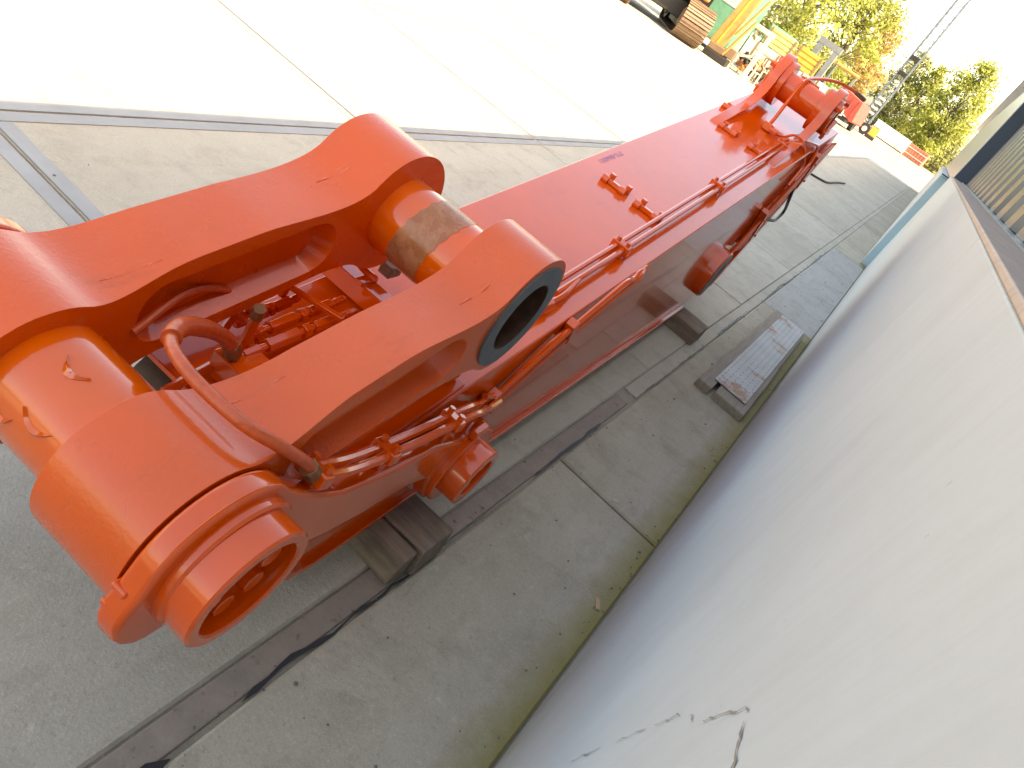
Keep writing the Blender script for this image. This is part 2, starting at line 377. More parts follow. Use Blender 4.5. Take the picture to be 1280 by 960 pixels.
# ---- the two dog-bone links
A, Bp = Vector((.558, .568)), Vector((1.322, .752)); RA, RB = .126, .147
LD = (Bp-A); LL = LD.length; LD.normalize(); LN = Vector((-LD.y, LD.x))
def st(s, t): p = A+LD*s+LN*t; return (p.x, p.y)
def herm(p, tp, q, tq, n):
    out = []
    for i in range(1, n):
        t = i/n; h = (2*t**3-3*t*t+1, t**3-2*t*t+t, -2*t**3+3*t*t, t**3-t*t)
        out.append(tuple(h[0]*p[k]+h[1]*tp[k]+h[2]*q[k]+h[3]*tq[k] for k in (0, 1)))
    return out
def bone_outline():
    hw, fa, fb = .094, 56, 132
    L = [(LL+RB*math.cos(R_(a)), RB*math.sin(R_(a))) for a in [-fb+2*fb*i/40 for i in range(41)]]
    e = L[-1]; te = (-math.sin(R_(fb)), math.cos(R_(fb))); m = (.40, hw); m2 = (.28, hw)
    q = (RA*math.cos(R_(fa)), RA*math.sin(R_(fa))); tq = (-math.sin(R_(fa)), math.cos(R_(fa)))
    up = herm(e, tuple(v*.22 for v in te), m, (-.22, 0), 18)+[m, m2]+herm(m2, (-.22, 0), q, tuple(v*.2 for v in tq), 18)
    arcA = [(RA*math.cos(R_(a)), RA*math.sin(R_(a))) for a in [fa+(360-2*fa)*i/36 for i in range(37)]]
    return L+up+arcA+[(s, -t) for s, t in reversed(up)]
def bone(sgn):
    xo, xi = (.248 if sgn > 0 else .268), .085
    bm = bmesh.new()
    def loop(pts, x): return [bm.verts.new((sgn*x, *st(*p))) for p in pts]
    def edges(l): return [bm.edges.get((l[i], l[(i+1) % len(l)])) or bm.edges.new((l[i], l[(i+1) % len(l)])) for i in range(len(l))]
    def bridge(a, b):
        for i in range(len(a)): bm.faces.new((a[i], a[(i+1) % len(a)], b[(i+1) % len(b)], b[i]))
    out = bone_outline()
    def stad(s0, s1, h): return [(s1+h*math.cos(R_(a)), h*math.sin(R_(a))) for a in [-90+180*i/12 for i in range(13)]]+[(s0+h*math.cos(R_(a)), h*math.sin(R_(a))) for a in [90+180*i/12 for i in range(13)]]
    rec, rec2 = stad(.215, .535, .062), stad(.225, .525, .046)
    bore = [(LL+.086*math.cos(R_(a)), .086*math.sin(R_(a))) for a in range(0, 360, 10)]
    O, I = loop(out, xo), loop(out, xi); bridge(O, I)
    for x, base, dx, hb in ((xo, O, -.042, True), (xi, I, .036, False)):
        r1, r2 = loop(rec, x), loop(rec2, x+dx); es = edges(base)+edges(r1); bridge(r1, r2); bm.faces.new(r2)
        if hb:
            b1, b2 = loop(bore, x), loop(bore, x-.11); es += edges(b1); bridge(b1, b2); bm.faces.new(b2)
        bmesh.ops.triangle_fill(bm, use_beauty=True, use_dissolve=False, edges=es)
    ss = lambda a, b, v: (lambda t: t*t*(3-2*t))(min(max((v-a)/(b-a), 0), 1))
    for v in bm.verts:                               # waist narrower than the bosses
        s = (Vector((v.co.y, v.co.z))-A).dot(LD); wv = ss(.05, .32, s)*(1-ss(.42, .70, s)); q = abs(v.co.x)
        v.co.x = sgn*(q-wv*.014 if q > .168 else q+.024*ss(.0, .24, s)+.004*wv)
    bmesh.ops.recalc_face_normals(bm, faces=bm.faces)
    me = bpy.data.meshes.new('link'); bm.to_mesh(me); bm.free(); me.shade_smooth(); me.set_sharp_from_angle(angle=R_(32))
    o = obj('link', me, M['cast'], arm)
    b = o.modifiers.new('bevel', 'BEVEL'); b.width = .009; b.segments = 3; b.limit_method = 'ANGLE'; b.angle_limit = R_(40); b.harden_normals = True
    f = MB().lathe([(sgn*(xo-.004), .131), (sgn*(xo+.004), .131), (sgn*(xo+.004), .0865), (sgn*(xo-.004), .0865)], Bp.x, Bp.y, 48).build('machined_face', M['steel'], o)
    MB().lathe([(sgn*(xo+.003), .0865), (sgn*(xo+.003), .0840), (sgn*(xo-.10), .0840), (sgn*(xo-.10), .0865)], Bp.x, Bp.y, 48).build('bore_sleeve', M['bore'], o)
    # casting marks: raised part lines and worn gouges on the upper face
    for s, tw, ln, up in ((.12, -.03, .10, 1), (.60, .02, .12, 1)):
        m = MB(); n = 8; vs = []
        for i in range(n+1):
            q = s+ln*i/n; h = [p[1] for p in sorted(out[40:79], key=lambda p: abs(p[0]-q))][:1][0]
            wd = .005*math.sin(math.pi*(i+.15)/(n+.3)); x = sgn*(.172+tw)+.006*i/n
            for dx, dh in ((-wd*2, -.002), (0, .0009), (wd, -.002)):
                y, z = st(q, h+dh); vs.append((x+dx, y, z))
        fs = [(3*i+k, 3*i+k+1, 3*i+k+4, 3*i+k+3) for i in range(n) for k in (0, 1)]
        m.add(vs, fs).build('casting_seam', M['cast'], o, ang=60)
    return o
bone(1); bone(-1)
# ---- pins
pa = MB().lathe([(-.10, .094), (.10, .094), (.10, .0), (-.10, .0)], A.x, A.y, 48).build('link_pin', M['pinpaint'], arm)
pb = MB().lathe([(-.13, .0905), (.13, .0905), (.13, .0), (-.13, .0)], Bp.x, Bp.y, 48).build('link_pin', M['pinpaint'], arm)
# parcel tape wrapped round the far pin, loose end
vs = []; n = 44; cols = 5
for i in range(n+1):
    a = R_(35+i*5.4); lift = .0016+(.010*((i-38)/6)**2 if i > 38 else 0)
    for k in range(cols):
        x = -.045+.085*k/(cols-1)+(.002*math.sin(i*1.7) if k in (0, cols-1) else 0)+.012*math.sin(i*.13)
        vs.append((x, Bp.x+(.0905+lift)*math.cos(a), Bp.y+(.0905+lift)*math.sin(a)))
MB().add(vs, [(i*cols+k, i*cols+k+1, (i+1)*cols+k+1, (i+1)*cols+k) for i in range(n) for k in range(cols-1)]).build('tape', M['tape'], pb)
# peeled paint flakes on the near pin
for (a, x, ln) in ((100, -.035, .05), (150, -.01, .055), (165, -.05, .035)):
    vs = []
    for i in range(7):
        t = i/6; q = R_(a+10*math.sin(t*3)); xx = x+ln*t; wd = R_(3.5*math.sin(math.pi*(t*.9+.05)))
        for d, l in ((-wd, 0), (0, .0045), (wd, .0005)): vs.append((xx, A.x+(.0942+l)*math.cos(q+d), A.y+(.0942+l)*math.sin(q+d)))
    MB().add(vs, [(3*i+k, 3*i+k+1, 3*i+k+4, 3*i+k+3) for i in range(6) for k in (0, 1)]).build('paint_flake', M['pinpaint'], pa, ang=60)

# ---- guide links outside the bones, with pin caps at both ends
CP = Vector((1.43, .272))
up_e = [(1.19, .452), (1.0, .484), (.836, .530), (.76, .572), (.715, .602)]
lo_e = [(.70, .470), (.76, .425), (.86, .392), (.974, .368), (1.15, .345), (1.27, .30)]
gl = arc(CP.x, CP.y, .125, -150, 118, 26) + up_e + arc(A.x, A.y, .127, 40, 160, 18) + \
     [(.429, .585), (.415, .560), (.411, .535), (.416, .507), (.430, .483), (.450, .464), (.472, .455), (.497, .455)] + arc(A.x, A.y, .127, 262, 318, 8) + lo_e
for s in (-1, 1):
    g = MB().prism(gl, s*.2505, s*.291).build('guide_link', M['paint'], arm, .010, 3, loc=(0 if s > 0 else -.021, 0, 0))
    MB().lathe([(s*.291, .108), (s*.303, .108), (s*.307, .104), (s*.307, .0), (s*.291, .0)], A.x+.004, A.y, 44).build('flange_ring', M['paint'], g)
    # hollow pin cap with recessed bolts
    c = MB().lathe([(s*.302, .100), (s*.348, .100), (s*.352, .096), (s*.352, .082), (s*.349, .079), (s*.318, .078), (s*.318, .0), (s*.302, .0)], A.x, A.y, 48).build('pin_cap', M['paint'], g)
    for k in range(6):
        a = R_(k*60+15); MB().cyl((s*.317, A.x+.05*math.cos(a), A.y+.05*math.sin(a)), (s*.334, A.x+.05*math.cos(a), A.y+.05*math.sin(a)), .019, n=8).build('bolt_head', M['paint'], c, .002)
    c = MB().lathe([(s*.291, .118), (s*.302, .118), (s*.305, .114), (s*.305, .0), (s*.291, .0)], CP.x, CP.y, 44).build('flange_ring', M['paint'], g)
    MB().box((s*.296, CP.x-.02, CP.y+.128), (.020, .06, .026)).build('lock_tab', M['paint'], g, .004)
    c = MB().lathe([(s*.304, .086), (s*.352, .086), (s*.356, .082), (s*.356, .060), (s*.353, .057), (s*.340, .056), (s*.340, .0), (s*.304, .0)], CP.x, CP.y, 44).build('pin_cap', M['paint'], g)
    for k in range(2):
        a = R_(k*180+65); MB().cyl((s*.339, CP.x+.03*math.cos(a), CP.y+.03*math.sin(a)), (s*.350, CP.x+.03*math.cos(a), CP.y+.03*math.sin(a)), .012, n=6).build('bolt_head', M['paint'], c, .002)
    MB().lathe([(s*.20, .135), (s*.243, .135), (s*.243, .0), (s*.20, .0)], CP.x, CP.y, 40).build('stick_hub', M['paint'], arm)
    for q in (0, 1): MB().box((s*.262, .432-.008*q, .578-.026*q), (.026, .02, .012)).build('weld_mark', M['paint'], g, .004)

# ---- steel pipes along guide link, side and top
def clamp(pos, d, across, wd=.062, ht=.03, name='pipe_clamp', parent=arm):
    d = Vector(d).normalized(); a = Vector(across).normalized(); u = a.cross(d).normalized(); Mx = Matrix((a, d, u)).transposed()
    m = MB().box(pos, (wd, .032, ht), Mx)
    o = m.build(name, M['paint'], parent, .004)
    for q in (-1, 1):
        p = Vector(pos)+a*q*wd*.26; MB().cyl(p+u*ht*.4, p+u*(ht*.5+.012), .008, n=6).build('bolt_head', M['paint'], o)
    return o
def pipe(path, r=.0085, rad=.035, mat='paint', name='pipe', sm=False, n=8):
    return MB().tube(smooth(path) if sm else rounded(path, rad), r, n).build(name, M[mat], arm)
GP = [(.735, .612), (.836, .566), (.941, .538), (1.10, .505), (1.248, .485), (1.38, .462), (1.46, .425), (1.57, .398)]
for dx in (.255, .279):
    pipe([(dx-.02*max(0, (y-1.38)/.2), y, z+.004) for y, z in GP], .0095, .05)
for (y, z), (y2, z2) in (((.745, .606), (.836, .566)), ((.975, .531), (1.1, .505)), ((1.25, .484), (1.4, .455))):
    clamp((.267, y, z+.004), (0, y2-y, z2-z), (1, 0, 0), .056, .026)
    MB().box((.267, y+.005, z-.03), (.02, .03, .05)).build('clamp_post', M['paint'], arm, .003)
S1 = [(.240, 1.50, .415), (.244, 1.578, .385), (.250, 1.871, .548), (.252, 2.15, .655)]
for k, off in enumerate((-.022, .022)):
    e = [(x, y+off*.5, z-off) for x, y, z in S1]
    if k == 0: e += [(.255, 2.20, .676), (.225, 2.24, zt(2.24)+.03), (.165, 2.27, zt(2.27)+.03)]
    else: e += [(.262, 2.24, .684), (.225, 2.28, zt(2.28)+.028), (.165, 2.31, zt(2.31)+.03)]
    pipe([(max(x, xr((y, z))+.012), y, z) for x, y, z in e], .009, .03)
for q in (1, 2):
    x, y, z = S1[q]; clamp((xr((y, z))+.016, y, z), (0, .87, .5), (0, -.5, .87), .085, .032)
pipe([(.236, 1.60, .40), (.238, 1.74, .52), (.240, 1.90, .565)], .006)
# pair of pipes along the top, inside the right edge
TP = [1.86, 2.02, 2.31, 2.74, 3.256, 3.774, 4.257, 4.40]
for x in (.125, .153):
    pipe([(x, y, zt(y)+.032) for y in TP], .0095)
pipe([(.165, 1.80, zt(1.8)+.028), (.172, 1.88, zt(1.88)+.03), (.150, 2.02, zt(2.02)+.032)], .009)
b_ = MB().cyl((.160, 1.75, zt(1.75)+.028), (.168, 1.815, zt(1.81)+.028), .017, n=6).build('pipe_union', M['paint'], arm, .002)
for y in (2.31, 3.256, 4.257):
    clamp((.139, y, zt(y)+.030), (0, 1, .187), (1, 0, 0), .07, .036)
    MB().box((.139, y, zt(y)+.008), (.05, .03, .022)).build('clamp_post', M['paint'], arm, .003)
# weld-on bracket strips with two nibs each on the top plate
for (x0, x1, y) in ((-.150, -.045, 2.70), (.008, .118, 2.69), (-.150, -.05, 4.015), (.035, .125, 4.01), (-.248, -.212, 4.32)):
    br = MB().bar((x0, y, zt(y)+.009), (x1, y, zt(y)+.009), .020, .018).build('mounting_strip', M['paint'], arm, .003)
    for q in (.12, .88):
        x = x0+(x1-x0)*q
        MB().lathe([(x-.014, .016), (x+.014, .016), (x+.014, 0), (x-.014, 0)], y-.006, zt(y)+.008, 14).build('weld_pad', M['paint'], br)
        MB().box((x+.010, y+.026, zt(y)+.019), (.022, .018, .030)).build('nib', M['paint'], br, .003)
# ---- cylinder lugs at the far end
DY, DZ = 4.80, 1.285
lug = arc(DY, DZ, .150, -75, 186, 28) + [(4.62, 1.215), (4.54, 1.150), (4.42, 1.105), (4.24, zt(4.24)+.032), (4.02, zt(4.02)+.012), (3.98, zt(3.98)-.01), (4.92, zt(4.92)-.01)]
for s in (-1, 1):
    g = MB().prism(lug, s*.150, s*.205).build('cylinder_lug', M['paint'], arm, .007)
    MB().lathe([(s*.112, .128), (s*.152, .128), (s*.152, .0), (s*.112, .0)], DY, DZ, 40).build('collar', M['paint'], g, .004)
    MB().lathe([(s*.203, .105), (s*.225, .105), (s*.225, .07), (s*.203, .07)], DY, DZ, 36).build('retaining_ring', M['paint'], g, .004)
    MB().lathe([(s*.203, .070), (s*.212, .070), (s*.212, .0), (s*.203, .0)], DY, DZ, 30).build('bore', M['bore'], g)
    for a in (-40, 60, 150):
        y, z = DY+.115*math.cos(R_(a)), DZ+.115*math.sin(R_(a)); MB().cyl((s*.2, y, z), (s*.245, y, z), .016, n=6).build('bolt_head', M['paint'], g)
    MB().bar((s*.235, DY-.06, DZ-.10), (s*.235, DY+.10, DZ-.02), .022, .05).build('lock_plate', M['paint'], g, .004)
MB().lathe([(-.115, .082), (.115, .082), (.115, .0), (-.115, .0)], DY, DZ, 36).build('cylinder_pin', M['paint'], arm)
MB().box((-.01, DY+.02, DZ+.083), (.12, .035, .018)).build('grease_strip', M['paint'], arm, .004)
# grease hose over the pin and its valve
pipe([(-.01, 4.44, zt(4.44)+.025), (-.005, 4.47, zt(4.47)+.05), (-.02, 4.60, 1.25), (-.027, 4.72, 1.36), (.0, 4.88, 1.405), (.09, 5.08, 1.45), (.21, 5.28, 1.46)], .010, .05, 'paint', 'grease_hose', True)
MB().cyl((.19, 5.25, 1.461), (.255, 5.35, 1.452), .015, n=6).build('hose_nipple', M['brass'], arm, .002)
MB().box((.0, 4.42, zt(4.42)+.022), (.055, .045, .045)).build('grease_valve', M['paint'], arm, .006)
MB().cyl((.02, 4.40, zt(4.4)+.022), (.065, 4.39, zt(4.4)+.022), .014, n=6).build('pipe_union', M['paint'], arm)
pipe([(.06, 4.39, zt(4.4)+.022), (.10, 4.44, zt(4.44)+.02), (.14, 4.45, zt(4.45)+.06), (.19, 4.46, zt(4.46)+.06), (.212, 4.46, zt(4.46)+.02)], .007)
pipe([(.14, 4.38, zt(4.38)+.032), (.20, 4.50, zt(4.5)+.05), (.262, 4.70, zt(4.7)+.02), (.285, 4.70, 1.05), (.288, 4.52, .93)], .009)
pipe([(.152, 4.38, zt(4.38)+.032), (.22, 4.46, zt(4.46)+.04), (.278, 4.55, 1.02), (.284, 4.45, .90)], .009)
# pipe bundle down the rear of the right side
RP = lambda o: [(.286, 4.25+o, .47), (.286, 4.36+o, .60), (.286, 4.62+o, .86), (.286, 4.86+o, 1.06), (.285, 5.10+o, 1.16)]
for o_ in (0, .10, .21, .30): pipe(RP(o_), .0095, .04)
clamp((.282, 4.50, .62), (0, .7, .72), (0, .72, -.7), .33, .045); clamp((.282, 4.86, .98), (0, .75, .66), (0, .66, -.75), .30, .045)
for y, z in ((4.40, .47), (4.48, .50), (4.56, .47)): MB().cyl((.284, y, z), (.284, y+.05, z+.055), .017, n=6).build('pipe_union', M['paint'], arm)
MB().tube(smooth([(.29, 4.60, .66), (.318, 4.75, .655), (.32, 4.97, .637), (.32, 5.10, .687), (.31, 4.90, .79), (.29, 4.86, .86)]), .010, 8).build('hose_loop', M['rubber'], arm)

# ---- recess between the links: floor plate, cross bar, fittings and hoses
MB().prism([(.86, .400), (1.37, .492), (1.37, .506), (.86, .414)], -.215, .215).build('tip_plate', M['paint'], arm, .004)
br = MB().box((-.02, 1.335, .535), (.43, .055, .05)).build('cross_bar', M['paint'], arm, .004)
MB().cyl((-.20, 1.335, .555), (-.20, 1.335, .59), .014, n=6).build('bolt_head', M['paint'], br, .002)
MB().tube(rounded([(-.23, 1.25, .60), (-.19, 1.30, .62), (-.13, 1.34, .575), (-.10, 1.35, .57)], .05), .009).build('pipe', M['paint'], br)
MB().box((-.115, 1.335, .562), (.024, .062, .012)).build('strap', M['paint'], br, .002)
MB().box((-.11, 1.41, .585), (.035, .05, .03)).build('wooden_chock', M['timber'], br, .003)
def fl(y): return .416+(y-.86)*.18
for k, (x, y0, y1) in enumerate(((-.155, 1.00, 1.17), (-.110, .99, 1.27), (-.072, .94, 1.27))):
    z = fl((y0+y1)/2)+.042
    f = MB().cyl((x, y0, z-.012), (x, y1, z+.018), .008, n=12).build('coupling', M['paint'], arm)
    d = y1-y0
    for a, b, r in ((.02, .14, .0125), (.2, .46, .0150), (.50, .56, .0165), (.6, .84, .0142), (.9, .98, .0105)):
        q = lambda t: (x, y0+d*t, z-.012+.03*t)
        MB().cyl(q(a), q(b), r, n=6).build('hex_sleeve', M['paint'], f, .0018)
MB().bar((-.185, 1.14, fl(1.14)+.075), (-.04, 1.18, fl(1.14)+.078), .014, .010).build('strap', M['paint'], arm, .002)
MB().cyl((-.175, 1.135, fl(1.13)+.05), (-.175, 1.145, fl(1.13)+.085), .012, n=8).build('strap_bolt', M['paint'], arm)
MB().box((-.055, .945, fl(.94)+.035), (.10, .085, .06)).build('manifold_block', M['paint'], arm, .005)
MB().tube(rounded([(-.09, .96, .47), (-.09, .965, .53), (-.082, .955, .585)], .03), .011, 12).build('elbow', M['paint'], arm)
MB().cyl((-.084, .958, .575), (-.080, .952, .602), .0135, n=8).build('hose_nipple', M['brass'], arm, .002)
h = [(.27, .745, .606), (.266, .70, .658), (.242, .650, .698), (.20, .618, .716), (.12, .612, .718), (.06, .622, .716), (.02, .648, .706), (-.012, .697, .688), (-.04, .78, .636), (-.062, .86, .575), (-.072, .91, .525)]
hp = smooth(h, 8)
MB().tube(hp[:int(len(hp)*.66)], .0100, 12).build('hydraulic_hose', M['hose'], arm)
k0 = int(len(hp)*.60); q = hp[k0:]
MB().tube(q, lambda t: .0150+.0008*math.sin(t*190), 14).build('hose_sleeve', M['hose'], arm)
MB().cyl((.270, .738, .612), (.267, .712, .643), .016, n=8).build('hose_ferrule', M['brass'], arm, .002)
MB().cyl((-.068, .895, .542), (-.074, .92, .50), .018, n=6).build('hose_ferrule', M['brass'], arm, .002)
MB().tube(smooth([(-.10, .70, .60), (-.13, .82, .63), (-.14, .93, .60), (-.14, 1.02, .52), (-.14, 1.04, .47)]), .0075, 10).build('hydraulic_hose', M['hose'], arm)
MB().tube(rounded([(-.09, .80, .435), (-.10, .92, .455), (-.11, .99, .48)], .03), .010).build('pipe', M['paint'], arm)
MB().tube(smooth([(-.14, .95, .48), (-.15, .99, .52), (-.12, 1.0, .52), (-.10, 1.02, .48)]), .009).build('pipe', M['paint'], arm)

# blue marker figures near the left edge, to be read from the far side
cu = bpy.data.curves.new('marker_writing', 'FONT'); cu.body = '773-0060X1'; cu.size = .036; cu.offset = -.0006; cu.space_character = 1.15; cu.align_x = 'CENTER'; cu.extrude = .0002
to = bpy.data.objects.new('tmp', cu); C.objects.link(to); dg = bpy.context.evaluated_depsgraph_get()
tm = bpy.data.meshes.new_from_object(to.evaluated_get(dg)); bpy.data.objects.remove(to)
o = obj('marker_writing', tm, M['blue_mark'], arm, (-.236, 2.90, zt(2.90)+.0012)); tm.materials.clear(); tm.materials.append(M['blue_mark'])
o.rotation_euler = (Matrix.Rotation(math.atan(.187), 3, 'X') @ Matrix.Rotation(R_(-90), 3, 'Z')).to_euler()

# ------------------------------------------------------------------ timber blocks and plate on the ground
def rough_beam(name, d, mat, parent, loc, rz=0, seed=1, rag=.004):
    rnd = random.Random(seed); b = bmesh.new(); bmesh.ops.create_cube(b, size=1)
    for v in b.verts: v.co = Vector((v.co.x*d[0], v.co.y*d[1], v.co.z*d[2]))
    bmesh.ops.subdivide_edges(b, edges=[e for e in b.edges if abs((e.verts[0].co-e.verts[1].co)[0 if d[0] > d[1] else 1]) > .05], cuts=7)
    for v in b.verts: v.co += Vector((rnd.uniform(-1, 1), rnd.uniform(-1, 1), rnd.uniform(-1, 0)))*rag
    me = bpy.data.meshes.new(name); b.to_mesh(me); b.free()
    o = obj(name, me, M[mat], parent, loc); o.rotation_euler[2] = rz
    bv = o.modifiers.new('bevel', 'BEVEL'); bv.width = .006; bv.segments = 2; bv.limit_method = 'ANGLE'
    return o
tb = empty('timber_block', (-.29, 1.34, 0), 0, 'thick weathered timber block under the arm close to its folded links', 'timber block')
rough_beam('beam', (1.0, .135, .098), 'timber', tb, (-.50, .035, .049), .01, 3)
rough_beam('beam', (.99, .062, .094), 'timber', tb, (-.51, -.066, .047), -.012, 4)
tb2 = empty('timber_block', (-.35, 4.06, 0), 0, 'dark brown timber block under the arm beside the perforated plate', 'timber block')
rough_beam('beam', (1.0, .20, .088), 'timber', tb2, (-.50, 0, .044), .0, 5)
pl = empty('perforated_plate', (-.035, 4.57, 0), 0, 'worn grey perforated steel plate with rust patches on old planks against white wall', 'steel plate')
rough_beam('plank', (.085, 2.05, .05), 'plank', pl, (-.10, 0, .027), .0, 8, .003)
rough_beam('plank', (.185, 2.0, .048), 'plank', pl, (.045, -.02, .026), .01, 9, .003)
# plate with real slots
xs = [-.098]; n_c = 6
for k in range(n_c): c_ = -.08+k*.032; xs += [c_-.0028, c_+.0028]
xs += [.098]; ys = [-.94]; n_r = 30
for k in range(n_r): c_ = -.90+k*.062; ys += [c_-.007, c_+.007]
ys += [.94]
vs = [(x, y, 0) for y in ys for x in xs]; fs = []
for j in range(len(ys)-1):
    for i in range(len(xs)-1):
        if i % 2 == 1 and j % 2 == 1: continue
        fs.append((j*len(xs)+i, j*len(xs)+i+1, (j+1)*len(xs)+i+1, (j+1)*len(xs)+i))
po = MB().add(vs, fs).build('slotted_plate', M['plate'], pl, ang=0, loc=(.015, .03, .058)); sd = po.modifiers.new('solid', 'SOLIDIFY'); sd.thickness = .004; sd.offset = -1
hs = MB().tube(smooth([(-2.1, 15.1, .02), (-1.83, 15.29, .022), (-1.694, 15.477, .022), (-1.535, 15.636, .022), (-1.391, 16.02, .022), (-1.343, 17.2, .022), (-1.27, 18.2, .022)], 10), .020, 8).build('rubber_hose', M['rubber'])
tag(hs, 'thin black rubber hose lying on concrete slabs beyond the arm', 'hose')
for k, (x, y) in enumerate(((.131, 1.754),)):
    o = rough_beam('wood_chip', (.016, .045, .006), 'chip', None, (x-.012, y, .006), .5, 11, .001); tag(o, 'small tan wood splinter on the kerb beside the white wall', 'wood chip')

# ------------------------------------------------------------------ yard beyond: machines, frames, containers
def part(parent, name, mat, mb, bevel=0, ang=35): return mb.build(name, M[mat], parent, bevel, ang=ang)
# crawler excavator, one track end turned to us
ex = empty('crawler_excavator', (-8.65, 25.55, 0), R_(30), 'crawler excavator with worn brown steel tracks and dark undercarriage parked on the yard', 'excavator')
def track(x):
    W_, r, L_, zc = 1.02, .56, 3.4, .62
    fr = MB().prism([(.45, .25), (3.9, .25), (3.9, .95), (.45, .95)], x-.32, x+.32).build('track_frame', M['darkiron'], ex, .03)
    for yc in (.6, .6+L_):
        d = MB().lathe([(x-.40, .46), (x+.40, .46), (x+.40, 0), (x-.40, 0)], yc, zc, 28).build('idler_wheel', M['darkiron'], fr)
        for s in (-1, 1): MB().lathe([(x+s*.40, .34), (x+s*.46, .30), (x+s*.47, .0), (x+s*.40, .0)], yc, zc, 24).build('idler_hub', M['trackbrown'], d)
    m = MB().box((0, 0, 0), (W_, .185, .035)).box((0, -.075, .03), (W_, .022, .045)).box((0, .02, .028), (W_, .018, .035))
    me = m.mesh('track_shoe', 0); me.materials.append(M['trackbrown'])
    per = 2*L_+2*math.pi*r; n = int(per/.2)
    for i in range(n):
        s = per*i/n
        if s < L_: p, a = (.6+s, zc-r), math.pi
        elif s < L_+math.pi*r: t = (s-L_)/r; p, a = (.6+L_+r*math.sin(t), zc-r*math.cos(t)), math.pi+t
        elif s < 2*L_+math.pi*r: p, a = (.6+L_-(s-L_-math.pi*r), zc+r), 0
        else: t = (s-2*L_-math.pi*r)/r; p, a = (.6-r*math.sin(t), zc+r*math.cos(t)), t
        o = obj('track_shoe', me, None, fr, (x, p[0], p[1])); o.rotation_euler[0] = a
track(0); track(-2.7)
part(ex, 'car_body', 'darkiron', MB().box((-1.35, 2.2, .75), (2.0, 2.2, .55)), .04)
part(ex, 'slew_ring', 'darkiron', MB().cyl((-1.35, 2.2, 1.0), (-1.35, 2.2, 1.3), .8, n=32))
hs_ = part(ex, 'upper_house', 'orange2', MB().box((-1.35, 2.6, 2.05), (2.9, 4.0, 1.45)), .08)
part(hs_, 'counterweight', 'darkiron', MB().box((-1.35, 4.9, 2.0), (2.9, .7, 1.3)), .15)
# boom standing up beside it
bm_ = empty('upright_boom', (-8.15, 28.2, 0), R_(8), 'tall yellow orange boom section standing upright on a dark steel foot', 'boom')
part(bm_, 'boom_box', 'orange2', MB().prism([(-.62, .45), (-.12, .40), (.38, 4.6), (-.06, 4.7)], -.22, .22, 'y'), .02)
part(bm_, 'stiffener', 'yellow', MB().prism([(-.38, .50), (-.30, .49), (.16, 4.6), (.08, 4.62)], -.24, -.22, 'y'), .005)
part(bm_, 'boom_foot', 'trackbrown', MB().box((-.25, 0, .36), (.62, .6, .24)).box((.25, .1, .45), (.34, .4, .34)), .03)
part(bm_, 'foot_plate', 'darkiron', MB().box((-.12, 0, .12), (.95, .8, .24)), .03)
for z in (1.2, 1.9): part(bm_, 'hydraulic_tube', 'orange2', MB().tube(rounded([(.05, -.27, z-.9), (.22, -.28, z-.3), (.42, -.26, z+.5)], .2), .05))
for nm, x, y, wd, dp, ht, mt, lb in (('machine_cabin', -10.4, 32.5, 2.6, 3, 3.1, 'green', 'pale green machine housing behind the yellow orange boom'), ('machine_cabin', -8.55, 36.0, 1.2, 2, 2.0, 'green', 'small green machine housing behind the beige steel frame')):
    g = empty(nm, (x, y, 0), R_(6), lb, 'machine')
    part(g, 'shell', mt, MB().box((0, 0, ht/2+.2), (wd, dp, ht-.3)), .08)
    part(g, 'window', 'glass', MB().box((wd*.22, -dp/2-.006, ht*.66), (wd*.36, .02, ht*.24)), .01)
    part(g, 'louvre_panel', 'darkiron', MB().box((-wd*.22, -dp/2-.006, ht*.45), (wd*.3, .02, ht*.2)), .01)
    for s in (-1, 1): part(g, 'skid', 'darkiron', MB().box((s*wd*.35, 0, .1), (.2, dp, .2)), .01)
def portal(x, y, wd, ht, th, mat, lb, dp=.5, brace=True, rz=0, nm='steel_frame'):
    g = empty(nm, (x, y, 0), rz, lb, 'steel frame')
    for s in (-1, 1):
        part(g, 'post', mat, MB().box((s*(wd/2-th/2), 0, (ht-th)/2), (th, th, ht-th)), .01)
        part(g, 'foot_beam', mat, MB().box((s*(wd/2-th/2), .05, .05), (th*1.6, dp, .1)), .01)
    part(g, 'top_beam', mat, MB().box((0, 0, ht-th/2), (wd+.1, th*1.05, th)), .01)
    if brace: part(g, 'brace', mat, MB().bar((-wd/2+th, 0, ht*.28), (wd/2-th, 0, ht*.45), th*.5, th*.5), .006)
    return g
portal(-7.70, 29.2, .95, 1.70, .16, 'bright', 'beige portal shaped steel frame with one diagonal brace', rz=R_(5))
portal(-7.02, 38, 1.05, 2.78, .26, 'grey', 'grey portal shaped steel frame taller than its neighbours', brace=False, dp=1)
